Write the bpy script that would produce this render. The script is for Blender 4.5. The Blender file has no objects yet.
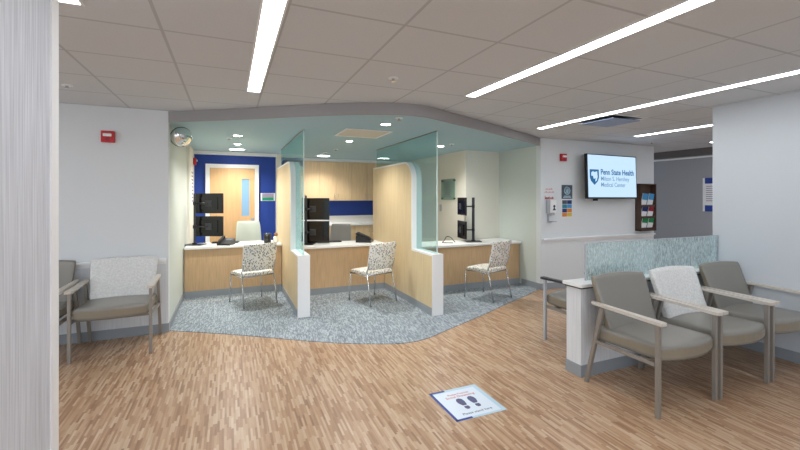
import bpy, bmesh, math, random
from mathutils import Vector, Matrix
PI = math.pi
random.seed(4)
S = bpy.context.scene
COL = S.collection

# ------------------------------------------------------------ camera, world, exposure
YAW = math.atan(171/400)
cd = bpy.data.cameras.new('camera'); cam = bpy.data.objects.new('camera', cd); COL.objects.link(cam)
cam.location = (0, 0, 1.5); cam.rotation_euler = (PI/2, 0, -YAW)
cd.sensor_width = 36; cd.lens = 18; cd.shift_y = -0.035; cd.clip_start = .02
S.camera = cam
w = bpy.data.worlds.new('world'); S.world = w; w.use_nodes = True
WB = w.node_tree.nodes['Background']
WB.inputs[0].default_value = (.80, .90, 1, 1); WB.inputs[1].default_value = 1.0
S.view_settings.view_transform = 'Standard'; S.view_settings.look = 'None'
S.view_settings.gamma = 1; S.view_settings.use_curve_mapping = False
S.view_settings.exposure = 0.82
STRIP_E = 10.0
DOWN_W = 52.0
DISC_E = 14.0

# ------------------------------------------------------------ materials
def srgb(r, g, b):
    f = lambda v: (v/255/12.92) if v/255 <= .04045 else ((v/255+.055)/1.055)**2.4
    return (f(r), f(g), f(b), 1)
def mat(name, col, rough=.6, metal=0, noise=0, nscale=8, bump=0, bscale=200, spec=.5, stretch=None):
    m = bpy.data.materials.new(name); m.use_nodes = True
    nt = m.node_tree; p = nt.nodes['Principled BSDF']
    p.inputs['Base Color'].default_value = srgb(*col)
    p.inputs['Roughness'].default_value = rough; p.inputs['Metallic'].default_value = metal
    p.inputs['Specular IOR Level'].default_value = spec
    tc = nt.nodes.new('ShaderNodeTexCoord')
    if noise:
        mp = nt.nodes.new('ShaderNodeMapping'); nt.links.new(tc.outputs['Object'], mp.inputs[0])
        if stretch: mp.inputs['Scale'].default_value = stretch
        n = nt.nodes.new('ShaderNodeTexNoise'); n.inputs['Scale'].default_value = nscale; n.inputs['Detail'].default_value = 4
        nt.links.new(mp.outputs[0], n.inputs['Vector'])
        r = nt.nodes.new('ShaderNodeValToRGB'); r.color_ramp.elements[0].position = .3; r.color_ramp.elements[1].position = .7
        c = srgb(*col)
        r.color_ramp.elements[0].color = tuple(max(0, v*(1-noise)) for v in c[:3])+(1,)
        r.color_ramp.elements[1].color = tuple(min(1, v*(1+noise)) for v in c[:3])+(1,)
        nt.links.new(n.outputs['Fac'], r.inputs[0]); nt.links.new(r.outputs[0], p.inputs['Base Color'])
    if bump:
        n2 = nt.nodes.new('ShaderNodeTexNoise'); n2.inputs['Scale'].default_value = bscale
        nt.links.new(tc.outputs['Object'], n2.inputs['Vector'])
        b = nt.nodes.new('ShaderNodeBump'); b.inputs['Strength'].default_value = bump; b.inputs['Distance'].default_value = .002
        nt.links.new(n2.outputs['Fac'], b.inputs['Height']); nt.links.new(b.outputs[0], p.inputs['Normal'])
    return m
def emis(name, col, e):
    m = bpy.data.materials.new(name); m.use_nodes = True; nt = m.node_tree; nt.nodes.clear()
    o = nt.nodes.new('ShaderNodeOutputMaterial'); x = nt.nodes.new('ShaderNodeEmission')
    x.inputs[0].default_value = srgb(*col); x.inputs[1].default_value = e; nt.links.new(x.outputs[0], o.inputs[0]); return m
def brick_mat(name, cols, bw, rh, rough, rot, noise_amt=.5, scale=1, mortar=0.0, offset=.5):
    """short strips laid lengthwise: brick texture picks a random tone for each strip"""
    m = bpy.data.materials.new(name); m.use_nodes = True; nt = m.node_tree; p = nt.nodes['Principled BSDF']
    L = nt.links; N = nt.nodes.new
    tc = N('ShaderNodeTexCoord'); mp = N('ShaderNodeMapping'); mp.inputs['Rotation'].default_value = (0, 0, rot)
    L.new(tc.outputs['Object'], mp.inputs[0])
    # per-row shift so that strip ends are scattered
    sep = N('ShaderNodeSeparateXYZ'); L.new(mp.outputs[0], sep.inputs[0])
    dv = N('ShaderNodeMath'); dv.operation = 'DIVIDE'; dv.inputs[1].default_value = rh; L.new(sep.outputs['Y'], dv.inputs[0])
    fl = N('ShaderNodeMath'); fl.operation = 'FLOOR'; L.new(dv.outputs[0], fl.inputs[0])
    wn = N('ShaderNodeTexWhiteNoise'); wn.noise_dimensions = '1D'; L.new(fl.outputs[0], wn.inputs['W'])
    dx = N('ShaderNodeMath'); dx.operation = 'DIVIDE'; dx.inputs[1].default_value = bw; L.new(sep.outputs['X'], dx.inputs[0])
    ml = N('ShaderNodeMath'); ml.operation = 'MULTIPLY_ADD'; ml.inputs[1].default_value = 7.31; L.new(wn.outputs['Value'], ml.inputs[0]); L.new(dx.outputs[0], ml.inputs[2])
    fx = N('ShaderNodeMath'); fx.operation = 'FLOOR'; L.new(ml.outputs[0], fx.inputs[0])
    cb = N('ShaderNodeCombineXYZ'); L.new(fx.outputs[0], cb.inputs[0]); L.new(fl.outputs[0], cb.inputs[1])
    w2 = N('ShaderNodeTexWhiteNoise'); w2.noise_dimensions = '2D'; L.new(cb.outputs[0], w2.inputs['Vector'])
    n = N('ShaderNodeTexNoise'); n.inputs['Scale'].default_value = 5; n.inputs['Detail'].default_value = 5
    mp2 = N('ShaderNodeMapping'); mp2.inputs['Scale'].default_value = (1, 12, 1); L.new(mp.outputs[0], mp2.inputs[0]); L.new(mp2.outputs[0], n.inputs['Vector'])
    mx = N('ShaderNodeMix'); mx.data_type = 'FLOAT'; mx.inputs[0].default_value = noise_amt
    L.new(w2.outputs['Value'], mx.inputs[2]); L.new(n.outputs['Fac'], mx.inputs[3])
    r = N('ShaderNodeValToRGB'); L.new(mx.outputs[0], r.inputs[0])
    els = r.color_ramp.elements
    while len(els) < len(cols): els.new(.5)
    for i, (pos, c) in enumerate(cols): els[i].position = pos; els[i].color = srgb(*c)
    L.new(r.outputs[0], p.inputs['Base Color']); p.inputs['Roughness'].default_value = rough
    return m
M = {}
M['floor'] = brick_mat('strip_wood_floor', [(.12, (140, 104, 78)), (.32, (168, 132, 102)), (.5, (182, 148, 117)), (.68, (192, 163, 134)), (.9, (206, 184, 160))], .14, .014, .34, PI/2, .38)
M['carpet'] = brick_mat('blue_grey_carpet', [(.15, (110, 118, 125)), (.4, (134, 143, 151)), (.6, (154, 164, 171)), (.85, (182, 191, 197))], .05, .010, .95, PI/2+.12, .45)
M['wall'] = mat('painted_wall', (222, 226, 228), .75, bump=.15, bscale=300)
M['wall_dimmed'] = mat('painted_wall_dimmed', (204, 210, 216), .7, bump=.15, bscale=300)  # same wall paint with the right wall's dimmer, bluish light put in its colour
M['column'] = mat('column_wallcovering', (208, 211, 218), .6, noise=.16, nscale=7, stretch=(16, 16, .45))
M['wall_cream'] = mat('cream_wall', (226, 224, 212), .75)
M['wall_green'] = mat('pale_grey_green_wall', (206, 213, 207), .7)
M['wainscot'] = mat('wainscot_wallcovering', (220, 223, 227), .7, noise=.07, nscale=6, stretch=(14, 14, .5))
M['trimwhite'] = mat('white_painted_trim', (242, 243, 244), .45)
M['base'] = mat('grey_rubber_base', (150, 156, 162), .5)
M['blue'] = mat('royal_blue_wall', (24, 62, 150), .6)
M['teal'] = mat('teal_ceiling_paint', (170, 200, 212), .8)
M['fascia'] = mat('taupe_fascia', (158, 156, 156), .7)
M['maple'] = mat('maple_laminate', (220, 197, 156), .42, noise=.07, nscale=5, stretch=(6, 6, .5))
M['oak'] = mat('vertical_grain_oak', (206, 172, 132), .45, noise=.14, nscale=9, stretch=(14, 14, .5))
M['cab'] = mat('cabinet_maple', (222, 192, 150), .42, noise=.08, nscale=6, stretch=(8, 8, .5))
M['door'] = mat('maple_door', (216, 176, 128), .4, noise=.07, nscale=4, stretch=(6, 6, .5))
M['whitelam'] = mat('white_solid_surface', (240, 240, 238), .3)
M['edge'] = mat('white_edge_cap', (240, 240, 240), .4)
M['dark'] = mat('black_plastic', (22, 23, 27), .35)
M['darkgrey'] = mat('dark_grey_plastic', (50, 52, 58), .4)
M['screenback'] = mat('black_glossy_panel', (16, 16, 20), .18)
M['chrome'] = mat('brushed_chrome', (205, 208, 212), .22, 1)
M['mirror'] = mat('mirror_surface', (240, 240, 240), .03, 1)
M['taupemetal'] = mat('taupe_powder_coat', (148, 143, 136), .32, .3)
M['armtop'] = mat('greige_armrest', (205, 198, 188), .35)
M['vinyl'] = mat('grey_taupe_vinyl', (134, 131, 124), .27, bump=.25, bscale=250)
M['vinylside'] = mat('tan_taupe_vinyl', (136, 127, 110), .4)
M['greygreen'] = mat('pale_mesh_back', (196, 206, 196), .6)
M['greymesh'] = mat('grey_mesh_back', (150, 150, 148), .5)
M['red'] = mat('alarm_red', (190, 28, 34), .4)
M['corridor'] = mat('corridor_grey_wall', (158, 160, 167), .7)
M['corrhead'] = mat('corridor_header', (98, 92, 92), .7)
M['walnut'] = mat('dark_walnut', (78, 56, 44), .5, noise=.2, nscale=6, stretch=(10, 10, 1))
M['decalwhite'] = mat('decal_white', (222, 234, 246), .3)
M['decalblue'] = mat('decal_blue', (28, 58, 150), .35)
M['decallight'] = mat('decal_pale_blue', (186, 216, 234), .35)
M['ink'] = mat('grey_violet_ink', (86, 88, 128), .5)
M['redink'] = mat('red_ink', (206, 90, 84), .5)
M['greyink'] = mat('grey_ink', (120, 124, 136), .5)
M['navyink'] = mat('navy_ink', (34, 60, 92), .5)
M['green'] = mat('sign_green', (30, 150, 110), .5)
M['mauve'] = mat('sign_mauve', (160, 150, 175), .5)
M['charcoal'] = mat('charcoal_sign', (72, 84, 96), .5)
M['tealink'] = mat('teal_ink', (40, 130, 150), .5)
M['skyblue'] = mat('sky_blue_print', (70, 150, 205), .5)
M['navy'] = mat('navy_print', (24, 50, 110), .5)
M['orange'] = mat('orange_print', (214, 130, 50), .5)
M['yellow'] = mat('yellow_print', (216, 190, 70), .5)
M['brightgreen'] = mat('green_print', (26, 140, 84), .5)
M['crimson'] = mat('crimson_print', (150, 30, 50), .5)
M['paper'] = mat('paper_white', (236, 238, 240), .6)
M['dispgrey'] = mat('dispenser_grey', (176, 180, 188), .4)
M['brown'] = mat('brown_cap', (140, 90, 50), .5)
M['plaque'] = mat('diffuser_blue_light_tint', (150, 166, 200), .6)  # white plaque; the bluish cast of the lighting is put into its colour
M['hatch'] = mat('beige_ceiling_hatch', (214, 208, 196), .7)
M['winglass'] = mat('frosted_door_glass', (130, 170, 205), .2)
M['strip'] = emis('strip_light_lens', (246, 250, 255), STRIP_E)
M['disc'] = emis('downlight_lens', (255, 250, 242), DISC_E)
M['tvscreen'] = emis('lit_screen', (190, 218, 246), .68)
M['tvtext'] = emis('screen_navy_text', (38, 84, 120), 1.0)
M['tvgrey'] = emis('screen_slate_text', (84, 116, 140), 1.0)

def ceiling_mat():
    m = bpy.data.materials.new('ceiling_tiles'); m.use_nodes = True; nt = m.node_tree; L = nt.links; N = nt.nodes.new
    p = nt.nodes['Principled BSDF']; p.inputs['Roughness'].default_value = .9
    g = N('ShaderNodeNewGeometry'); sep = N('ShaderNodeSeparateXYZ'); L.new(g.outputs['Position'], sep.inputs[0])
    outs = []
    for ax, off, per, hw in (('X', .90, .6267, .009), ('Y', 2.64, .605, .009)):
        a = N('ShaderNodeMath'); a.operation = 'SUBTRACT'; a.inputs[1].default_value = off - 100*per; L.new(sep.outputs[ax], a.inputs[0])
        b = N('ShaderNodeMath'); b.operation = 'PINGPONG'; b.inputs[1].default_value = per/2; L.new(a.outputs[0], b.inputs[0])
        c = N('ShaderNodeMath'); c.operation = 'LESS_THAN'; c.inputs[1].default_value = hw; L.new(b.outputs[0], c.inputs[0]); outs.append(c)
    mx = N('ShaderNodeMath'); mx.operation = 'MAXIMUM'; L.new(outs[0].outputs[0], mx.inputs[0]); L.new(outs[1].outputs[0], mx.inputs[1])
    n = N('ShaderNodeTexNoise'); n.inputs['Scale'].default_value = 90; n.inputs['Detail'].default_value = 3; L.new(g.outputs['Position'], n.inputs['Vector'])
    r = N('ShaderNodeValToRGB'); r.color_ramp.elements[0].color = srgb(204, 208, 213); r.color_ramp.elements[1].color = srgb(216, 220, 225); L.new(n.outputs['Fac'], r.inputs[0])
    c = N('ShaderNodeMix'); c.data_type = 'RGBA'; L.new(mx.outputs[0], c.inputs[0]); L.new(r.outputs[0], c.inputs[6]); c.inputs[7].default_value = srgb(184, 188, 193)
    L.new(c.outputs[2], p.inputs['Base Color'])
    b = N('ShaderNodeBump'); b.inputs['Strength'].default_value = .3; b.inputs['Distance'].default_value = .003; b.invert = True
    L.new(mx.outputs[0], b.inputs['Height']); L.new(b.outputs[0], p.inputs['Normal'])
    return m
M['ceiling'] = ceiling_mat()

def glass_mat(name, tint, gloss=.12, haze=0, hazecol=(200, 225, 225), pattern=False):
    m = bpy.data.materials.new(name); m.use_nodes = True; nt = m.node_tree; nt.nodes.clear(); L = nt.links; N = nt.nodes.new
    o = N('ShaderNodeOutputMaterial'); t = N('ShaderNodeBsdfTransparent'); t.inputs[0].default_value = srgb(*tint)
    gl = N('ShaderNodeBsdfGlossy'); gl.inputs['Roughness'].default_value = .03 if not pattern else .12; gl.inputs[0].default_value = srgb(210, 240, 236)
    fr = N('ShaderNodeLayerWeight'); fr.inputs['Blend'].default_value = .5
    pw = N('ShaderNodeMath'); pw.operation = 'POWER'; pw.inputs[1].default_value = 5; L.new(fr.outputs['Facing'], pw.inputs[0])
    ad = N('ShaderNodeMath'); ad.operation = 'MULTIPLY_ADD'; ad.inputs[1].default_value = .6; ad.inputs[2].default_value = .03; L.new(pw.outputs[0], ad.inputs[0])
    df = N('ShaderNodeBsdfDiffuse'); df.inputs[0].default_value = srgb(*hazecol)
    tr = N('ShaderNodeBsdfTranslucent'); tr.inputs[0].default_value = srgb(*hazecol)
    ds = N('ShaderNodeMixShader'); ds.inputs[0].default_value = .5; L.new(df.outputs[0], ds.inputs[1]); L.new(tr.outputs[0], ds.inputs[2])
    m1 = N('ShaderNodeMixShader'); m1.inputs[0].default_value = haze; L.new(t.outputs[0], m1.inputs[1]); L.new(ds.outputs[0], m1.inputs[2])
    if pattern:
        tc = N('ShaderNodeTexCoord'); mp = N('ShaderNodeMapping'); mp.inputs['Scale'].default_value = (95, 95, 26); L.new(tc.outputs['Object'], mp.inputs[0])
        mp.inputs['Rotation'].default_value = (0, .12, 0)
        v = N('ShaderNodeTexNoise'); v.inputs['Scale'].default_value = 1.0; v.inputs['Detail'].default_value = 3; L.new(mp.outputs[0], v.inputs['Vector'])
        r = N('ShaderNodeValToRGB'); r.color_ramp.elements[0].position = .40; r.color_ramp.elements[1].position = .60
        r.color_ramp.elements[0].color = (.16, .16, .16, 1); r.color_ramp.elements[1].color = (.60, .60, .60, 1)
        L.new(v.outputs['Fac'], r.inputs[0]); L.new(r.outputs[0], m1.inputs[0])
        b = N('ShaderNodeBump'); b.inputs['Strength'].default_value = .5; b.inputs['Distance'].default_value = .004; L.new(v.outputs['Fac'], b.inputs['Height'])
        L.new(b.outputs[0], gl.inputs['Normal']); L.new(b.outputs[0], df.inputs['Normal'])
    m2 = N('ShaderNodeMixShader'); L.new(ad.outputs[0], m2.inputs[0]); L.new(m1.outputs[0], m2.inputs[1]); L.new(gl.outputs[0], m2.inputs[2])
    L.new(m2.outputs[0], o.inputs[0]); return m
M['glass'] = glass_mat('clear_green_glass', (236, 248, 247), haze=.08)
M['acrylic'] = glass_mat('clear_acrylic', (225, 236, 234), haze=.12)
M['rain'] = glass_mat('rain_texture_glass', (238, 248, 250), hazecol=(236, 248, 251), pattern=True)
M['glassedge'] = mat('polished_glass_edge', (214, 236, 232), .2)

def spots_fabric():
    m = bpy.data.materials.new('leaf_spot_fabric'); m.use_nodes = True; nt = m.node_tree; L = nt.links; N = nt.nodes.new
    p = nt.nodes['Principled BSDF']; p.inputs['Roughness'].default_value = .8
    tc = N('ShaderNodeTexCoord'); mp = N('ShaderNodeMapping'); mp.inputs['Scale'].default_value = (48, 48, 34); mp.inputs['Rotation'].default_value = (0, .6, 0)
    L.new(tc.outputs['Object'], mp.inputs[0])
    v = N('ShaderNodeTexVoronoi'); v.inputs['Scale'].default_value = 1; L.new(mp.outputs[0], v.inputs['Vector'])
    lt = N('ShaderNodeMath'); lt.operation = 'LESS_THAN'; lt.inputs[1].default_value = .40; L.new(v.outputs['Distance'], lt.inputs[0])
    sp = N('ShaderNodeSeparateColor'); L.new(v.outputs['Color'], sp.inputs[0])
    r = N('ShaderNodeValToRGB'); r.color_ramp.interpolation = 'CONSTANT'; els = r.color_ramp.elements
    els[0].color = srgb(150, 146, 132); els[0].position = 0
    els[1].color = srgb(176, 152, 122); els[1].position = .3
    for pos, c in ((.55, (108, 106, 110)), (.75, (190, 186, 172)), (.9, (140, 120, 96))):
        e = els.new(pos); e.color = srgb(*c)
    L.new(sp.outputs[0], r.inputs[0])
    mx = N('ShaderNodeMix'); mx.data_type = 'RGBA'; L.new(lt.outputs[0], mx.inputs[0]); mx.inputs[6].default_value = srgb(236, 233, 226); L.new(r.outputs[0], mx.inputs[7])
    L.new(mx.outputs[2], p.inputs['Base Color']); return m
M['spots'] = spots_fabric()
M['whitefab'] = mat('white_crosshatch_fabric', (222, 222, 220), .85, noise=.12, nscale=60, stretch=(1, 1, 1), bump=.3, bscale=120)

# ------------------------------------------------------------ mesh helpers
def link(name, bm, m, parent=None, smooth=False):
    me = bpy.data.meshes.new(name); bm.normal_update(); bm.to_mesh(me); bm.free()
    for x in (m if isinstance(m, (list, tuple)) else [m]): me.materials.append(x)
    if smooth:
        for f in me.polygons: f.use_smooth = True
    o = bpy.data.objects.new(name, me); COL.objects.link(o)
    if parent: o.parent = parent
    return o
def B(): return bmesh.new()
def box(bm, x0, x1, y0, y1, z0, z1, mi=0, T=None, bev=0):
    r = bmesh.ops.create_cube(bm, size=1); vs = r['verts']
    for v in vs:
        v.co = Vector(((x0+x1)/2 + v.co.x*(x1-x0), (y0+y1)/2 + v.co.y*(y1-y0), (z0+z1)/2 + v.co.z*(z1-z0)))
    fs = {f for v in vs for f in v.link_faces}
    for f in fs: f.material_index = mi
    if bev:
        es = list({e for v in vs for e in v.link_edges})
        n = bmesh.ops.bevel(bm, geom=es, offset=bev, segments=2, affect='EDGES', profile=.5)
        vs = list({v for v in n['verts']} | {v for v in vs if v.is_valid})
    if T:
        for v in vs: v.co = T @ v.co
    return bm
def bx(x0, x1, y0, y1, z0, z1, bev=0): return box(B(), x0, x1, y0, y1, z0, z1, bev=bev)
def tube(bm, pts, r, n=8, cap=True, sx=1.0):
    pts = [Vector(p) for p in pts]; rings = []; up = None
    for i, p in enumerate(pts):
        if i == 0: t = pts[1]-p
        elif i == len(pts)-1: t = p-pts[-2]
        else: t = (pts[i+1]-p).normalized() + (p-pts[i-1]).normalized()
        t.normalize()
        if up is None:
            up = Vector((0, 0, 1)) if abs(t.z) < .9 else Vector((1, 0, 0))
        a = t.cross(up).normalized(); b = a.cross(t).normalized(); up = b
        rings.append([bm.verts.new(p + a*math.cos(2*PI*k/n)*r*sx + b*math.sin(2*PI*k/n)*r) for k in range(n)])
    for i in range(len(rings)-1):
        for k in range(n):
            f = bm.faces.new((rings[i][k], rings[i][(k+1) % n], rings[i+1][(k+1) % n], rings[i+1][k])); f.smooth = True
    if cap:
        bm.faces.new(rings[0][::-1]); bm.faces.new(rings[-1])
    return bm
def arcpts(pts, rad=.03, n=4):
    """round the corners of a polyline"""
    pts = [Vector(p) for p in pts]; out = [pts[0]]
    for i in range(1, len(pts)-1):
        a = (pts[i-1]-pts[i]); b = (pts[i+1]-pts[i]); r = min(rad, a.length*.45, b.length*.45)
        p0 = pts[i]+a.normalized()*r; p1 = pts[i]+b.normalized()*r
        for k in range(n+1):
            t = k/n; out.append(p0*(1-t)**2 + pts[i]*2*t*(1-t) + p1*t*t)
    out.append(pts[-1]); return out
def cyl(bm, c, r, h, n=20, axis='Z', r2=None):
    M4 = Matrix.Translation(c)
    if axis == 'X': M4 = M4 @ Matrix.Rotation(PI/2, 4, 'Y')
    if axis == 'Y': M4 = M4 @ Matrix.Rotation(PI/2, 4, 'X')
    bmesh.ops.create_cone(bm, cap_ends=True, segments=n, radius1=r, radius2=r if r2 is None else r2, depth=h, matrix=M4); return bm
def lathe(bm, prof, n=20, c=(0, 0, 0)):
    rings = []
    for r, z in prof:
        rings.append([bm.verts.new((c[0]+r*math.cos(2*PI*k/n), c[1]+r*math.sin(2*PI*k/n), c[2]+z)) for k in range(n)])
    for i in range(len(rings)-1):
        for k in range(n):
            f = bm.faces.new((rings[i][k], rings[i][(k+1) % n], rings[i+1][(k+1) % n], rings[i+1][k])); f.smooth = True
    bm.faces.new(rings[0][::-1]); bm.faces.new(rings[-1]); return bm
def prism(bm, poly, fn, d0, d1, mi=0):
    """poly = 2-D outline, fn(a, b, d) -> point; extruded between d0 and d1"""
    A = [bm.verts.new(fn(a, b, d0)) for a, b in poly]; C = [bm.verts.new(fn(a, b, d1)) for a, b in poly]
    fs = [bm.faces.new(A[::-1]), bm.faces.new(C)]
    for i in range(len(poly)):
        j = (i+1) % len(poly); fs.append(bm.faces.new((A[i], A[j], C[j], C[i])))
    for f in fs: f.material_index = mi
    bmesh.ops.recalc_face_normals(bm, faces=fs)
    return bm
def cushion(sx, sy, T, fn, n=14, pw=8, k=.06, side=None, kn=6):
    """upholstered slab: (u, v) in [-1,1]^2 with rounded corners; fn(x, y, t, u, v) -> point"""
    bm = B(); top = {}; bot = {}
    g = [math.sin(PI/2*(-1+2*i/n)) for i in range(n+1)]
    for i, u in enumerate(g):
        for j, v in enumerate(g):
            x = u*(1-k*abs(v)**kn)*sx/2; y = v*(1-k*abs(u)**kn)*sy/2
            e = max(0, (1-abs(u)**pw)*(1-abs(v)**pw))**.5
            top[i, j] = bm.verts.new(fn(x, y, T/2*(.45+.55*e), u, v)); bot[i, j] = bm.verts.new(fn(x, y, -T/2*(.45+.55*e), u, v))
    for i in range(n):
        for j in range(n):
            bm.faces.new((top[i, j], top[i+1, j], top[i+1, j+1], top[i, j+1])).smooth = True
            bm.faces.new((bot[i, j], bot[i, j+1], bot[i+1, j+1], bot[i+1, j])).smooth = True
    for i in range(n):
        for a, b in (((i, 0), (i+1, 0)), ((i+1, n), (i, n)), ((n, i), (n, i+1)), ((0, i+1), (0, i))):
            f = bm.faces.new((top[a], bot[a], bot[b], top[b])); f.smooth = False
            if side: f.material_index = 1
    bmesh.ops.recalc_face_normals(bm, faces=bm.faces[:])
    return bm
def empty(name, loc, label=None, cat=None, group=None, rz=0):
    o = bpy.data.objects.new(name, None); COL.objects.link(o); o.location = loc; o.rotation_euler = (0, 0, rz); o.empty_display_size = .1
    return tag(o, label, cat, group)
def tag(o, label=None, cat=None, group=None, kind=None):
    if label: o['label'] = label
    if cat: o['category'] = cat
    if group: o['group'] = group
    if kind: o['kind'] = kind
    return o
def struct(name, bm, m, parent=None, smooth=False):
    o = link(name, bm, m, parent, smooth)
    if not parent: o['kind'] = 'structure'
    return o
def copy_tree(o, parent=None):
    c = o.copy(); COL.objects.link(c); c.parent = parent
    for ch in list(o.children): copy_tree(ch, c)
    return c
def text(name, s, m, parent, loc, rot, size, align='LEFT', bold=0, width=1.0):
    cu = bpy.data.curves.new(name, 'FONT'); cu.body = s; cu.size = size; cu.align_x = align; cu.offset = bold; cu.extrude = .0004
    cu.materials.append(m); o = bpy.data.objects.new(name, cu); COL.objects.link(o); o.parent = parent
    o.location = (0, 0, 0)
    bpy.context.view_layer.update()
    me = bpy.data.meshes.new_from_object(o.evaluated_get(bpy.context.evaluated_depsgraph_get()))
    bpy.data.objects.remove(o); o = bpy.data.objects.new(name, me); COL.objects.link(o); o.parent = parent
    o.location = loc; o.rotation_euler = rot; o.scale = (width, 1, 1); return o

# ------------------------------------------------------------ setting
H = 2.455; TZ = 2.34
struct('floor', bx(-7, 9.2, -5, 9.6, -.05, 0), M['floor'])
curve = [(-.62, 5.14), (-.35, 4.97), (-.07, 4.79), (.29, 4.54), (.6, 4.31), (.9, 4.10), (1.15, 3.95), (1.36, 3.85), (1.58, 3.765), (1.78, 3.75), (1.98, 3.80),
         (2.34, 3.97), (2.93, 4.24), (3.7, 4.62), (4.2, 4.86), (4.63, 5.10)]
def crom(P, n=4):
    out = []
    for i in range(len(P)-1):
        p0 = P[max(i-1, 0)]; p1 = P[i]; p2 = P[i+1]; p3 = P[min(i+2, len(P)-1)]
        for k in range(n):
            t = k/n
            out.append(tuple(.5*((2*p1[a]) + (-p0[a]+p2[a])*t + (2*p0[a]-5*p1[a]+4*p2[a]-p3[a])*t*t + (-p0[a]+3*p1[a]-3*p2[a]+p3[a])*t**3) for a in (0, 1)))
    return out+[P[-1]]
CV = crom(curve)
# carpet with the same sweep as the soffit above it
outline = CV + [(4.63, 9.05), (-.62, 9.05)]
bm = B(); prism(bm, outline, lambda a, b, d: (a, b, d), 0, .006); struct('floor', bm, M['carpet'])
# tiled ceiling (one slab) and the lower teal ceiling with its curved fascia
struct('ceiling', bx(-7, 9.2, -5, 9.6, H, H+.06), M['ceiling'])
bm = B(); prism(bm, outline, lambda a, b, d: (a, b, d), TZ, TZ+.03); struct('ceiling', bm, M['teal'])
bm = B()
off = []
for i, p in enumerate(CV):
    a = CV[max(i-1, 0)]; b = CV[min(i+1, len(CV)-1)]; t = Vector((b[0]-a[0], b[1]-a[1])).normalized()
    off.append((p[0]-t.y*-.03*1, p[1]-t.x*.03))
poly = [(p[0], p[1]) for p in CV] + [(q[0], q[1]) for q in off[::-1]]
poly = [p for p in poly]
prism(bm, poly, lambda a, b, d: (a, b, d), TZ-.004, H-.001); struct('trim_1', bm, M['fascia'])

RAIL = .81
# walls
struct('wall_left', bx(-7, -.62, 5.1, 5.22, 0, H), M['wall'])
struct('wall_left', bx(-.74, -.62, 5.22, 7.2, 0, TZ), M['wall_green'])
struct('wall_left', bx(-.70, -.58, 7.2, 8.15, 0, TZ), M['wall_cream'])
struct('wall_back', bx(-.7, .86, 8.15, 8.27, 0, TZ-.03), M['blue'])
struct('trim_2', bx(-.58, .86, 8.10, 8.15, TZ-.06, TZ), M['trimwhite'])
struct('wall_back', bx(.84, .96, 8.13, 9.05, 0, TZ), M['wall_cream'])
struct('wall_back', bx(.84, 4.0, 9.05, 9.17, 0, TZ), M['blue'])
struct('wall_right', bx(3.9, 4.02, 6.25, 9.05, 0, TZ), M['wall_cream'])
struct('wall_right', bx(3.9, 4.75, 6.13, 6.25, 0, TZ), M['wall_cream'])
struct('wall_right', bx(4.63, 4.75, 5.15, 6.13, 0, TZ), M['wall_green'])
struct('wall_front', bx(4.63, 7.36, 5.05, 5.15, 0, H), M['wall'])
struct('wall_right', bx(4.72, 4.90, -5, 2.60, 0, H), M['wall_dimmed'])
struct('wall_far', bx(8.55, 8.65, -2, 9.5, 0, H), M['corridor'])
struct('trim_3', bx(8.46, 8.55, -2, 9.5, 2.33, H), M['corrhead'])
struct('trim_4', bx(8.50, 8.55, -2, 9.5, 2.27, 2.30), M['trimwhite'])
struct('wall_column', bx(-1.0, -.6, .8, 1.9, 0, H), M['column'])
struct('trim_5', bx(-.612, -.594, 1.84, 1.905, 0, H), M['trimwhite'])
# chair rails, wainscot, bases
def rail(name, x0, x1, y):
    bm = B(); box(bm, x0, x1, y-.05, y, RAIL-.008, RAIL+.015); box(bm, x0, x1, y-.022, y, RAIL-.03, RAIL-.01); box(bm, x0, x1, y-.012, y, RAIL-.05, RAIL-.03)
    struct(name, bm, M['trimwhite'])
rail('trim_6', -5, -.64, 5.1); rail('trim_7', 4.66, 7.34, 5.05)
struct('wall_left', bx(-5, -.64, 5.094, 5.1, 0, RAIL-.03), M['wainscot'])
struct('wall_front', bx(4.64, 7.34, 5.044, 5.05, 0, RAIL-.03), M['wall'])
struct('baseboard_left', bx(-5, -.62, 5.085, 5.094, 0, .1), M['base'])
struct('baseboard_left', bx(-.62, -.61, 5.085, 6.66, .006, .1), M['base'])
struct('baseboard_front', bx(4.63, 7.36, 5.034, 5.044, 0, .1), M['base'])
struct('baseboard_booth', bx(4.62, 4.63, 5.03, 5.5, .006, .1), M['base'])
struct('baseboard_right', bx(4.71, 4.72, -5, 2.44, 0, .1), M['base'])

# door in the blue wall
d = empty('door_1', (.065, 8.15, 0)); d['kind'] = 'structure'
bm = B()
for a, b in ((-.46, -.39), (.39, .46)): box(bm, a, b, -.05, -.001, 0, 2.04)
box(bm, -.46, .46, -.05, -.001, 2.0401, 2.11)
link('door_frame', bm, M['trimwhite'], d)
lf = B(); box(lf, -.388, .155, -.035, 0, .006, 2.038); box(lf, .29, .388, -.035, 0, .006, 2.038); box(lf, .155, .29, -.035, 0, .006, 1.14); box(lf, .155, .29, -.035, 0, 1.84, 2.038)
link('door_leaf', lf, M['door'], d)
link('window_pane', bx(.155, .29, -.022, -.012, 1.14, 1.84), M['winglass'], d)
bm = B(); cyl(bm, (.345, -.045, 1.02), .022, .02, 14, 'Y'); tube(bm, [(.345, -.05, 1.02), (.345, -.08, 1.02), (.26, -.08, 1.02)], .009); box(bm, .325, .365, -.04, -.035, .95, 1.10)
link('door_handle', bm, M['chrome'], d)

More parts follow.
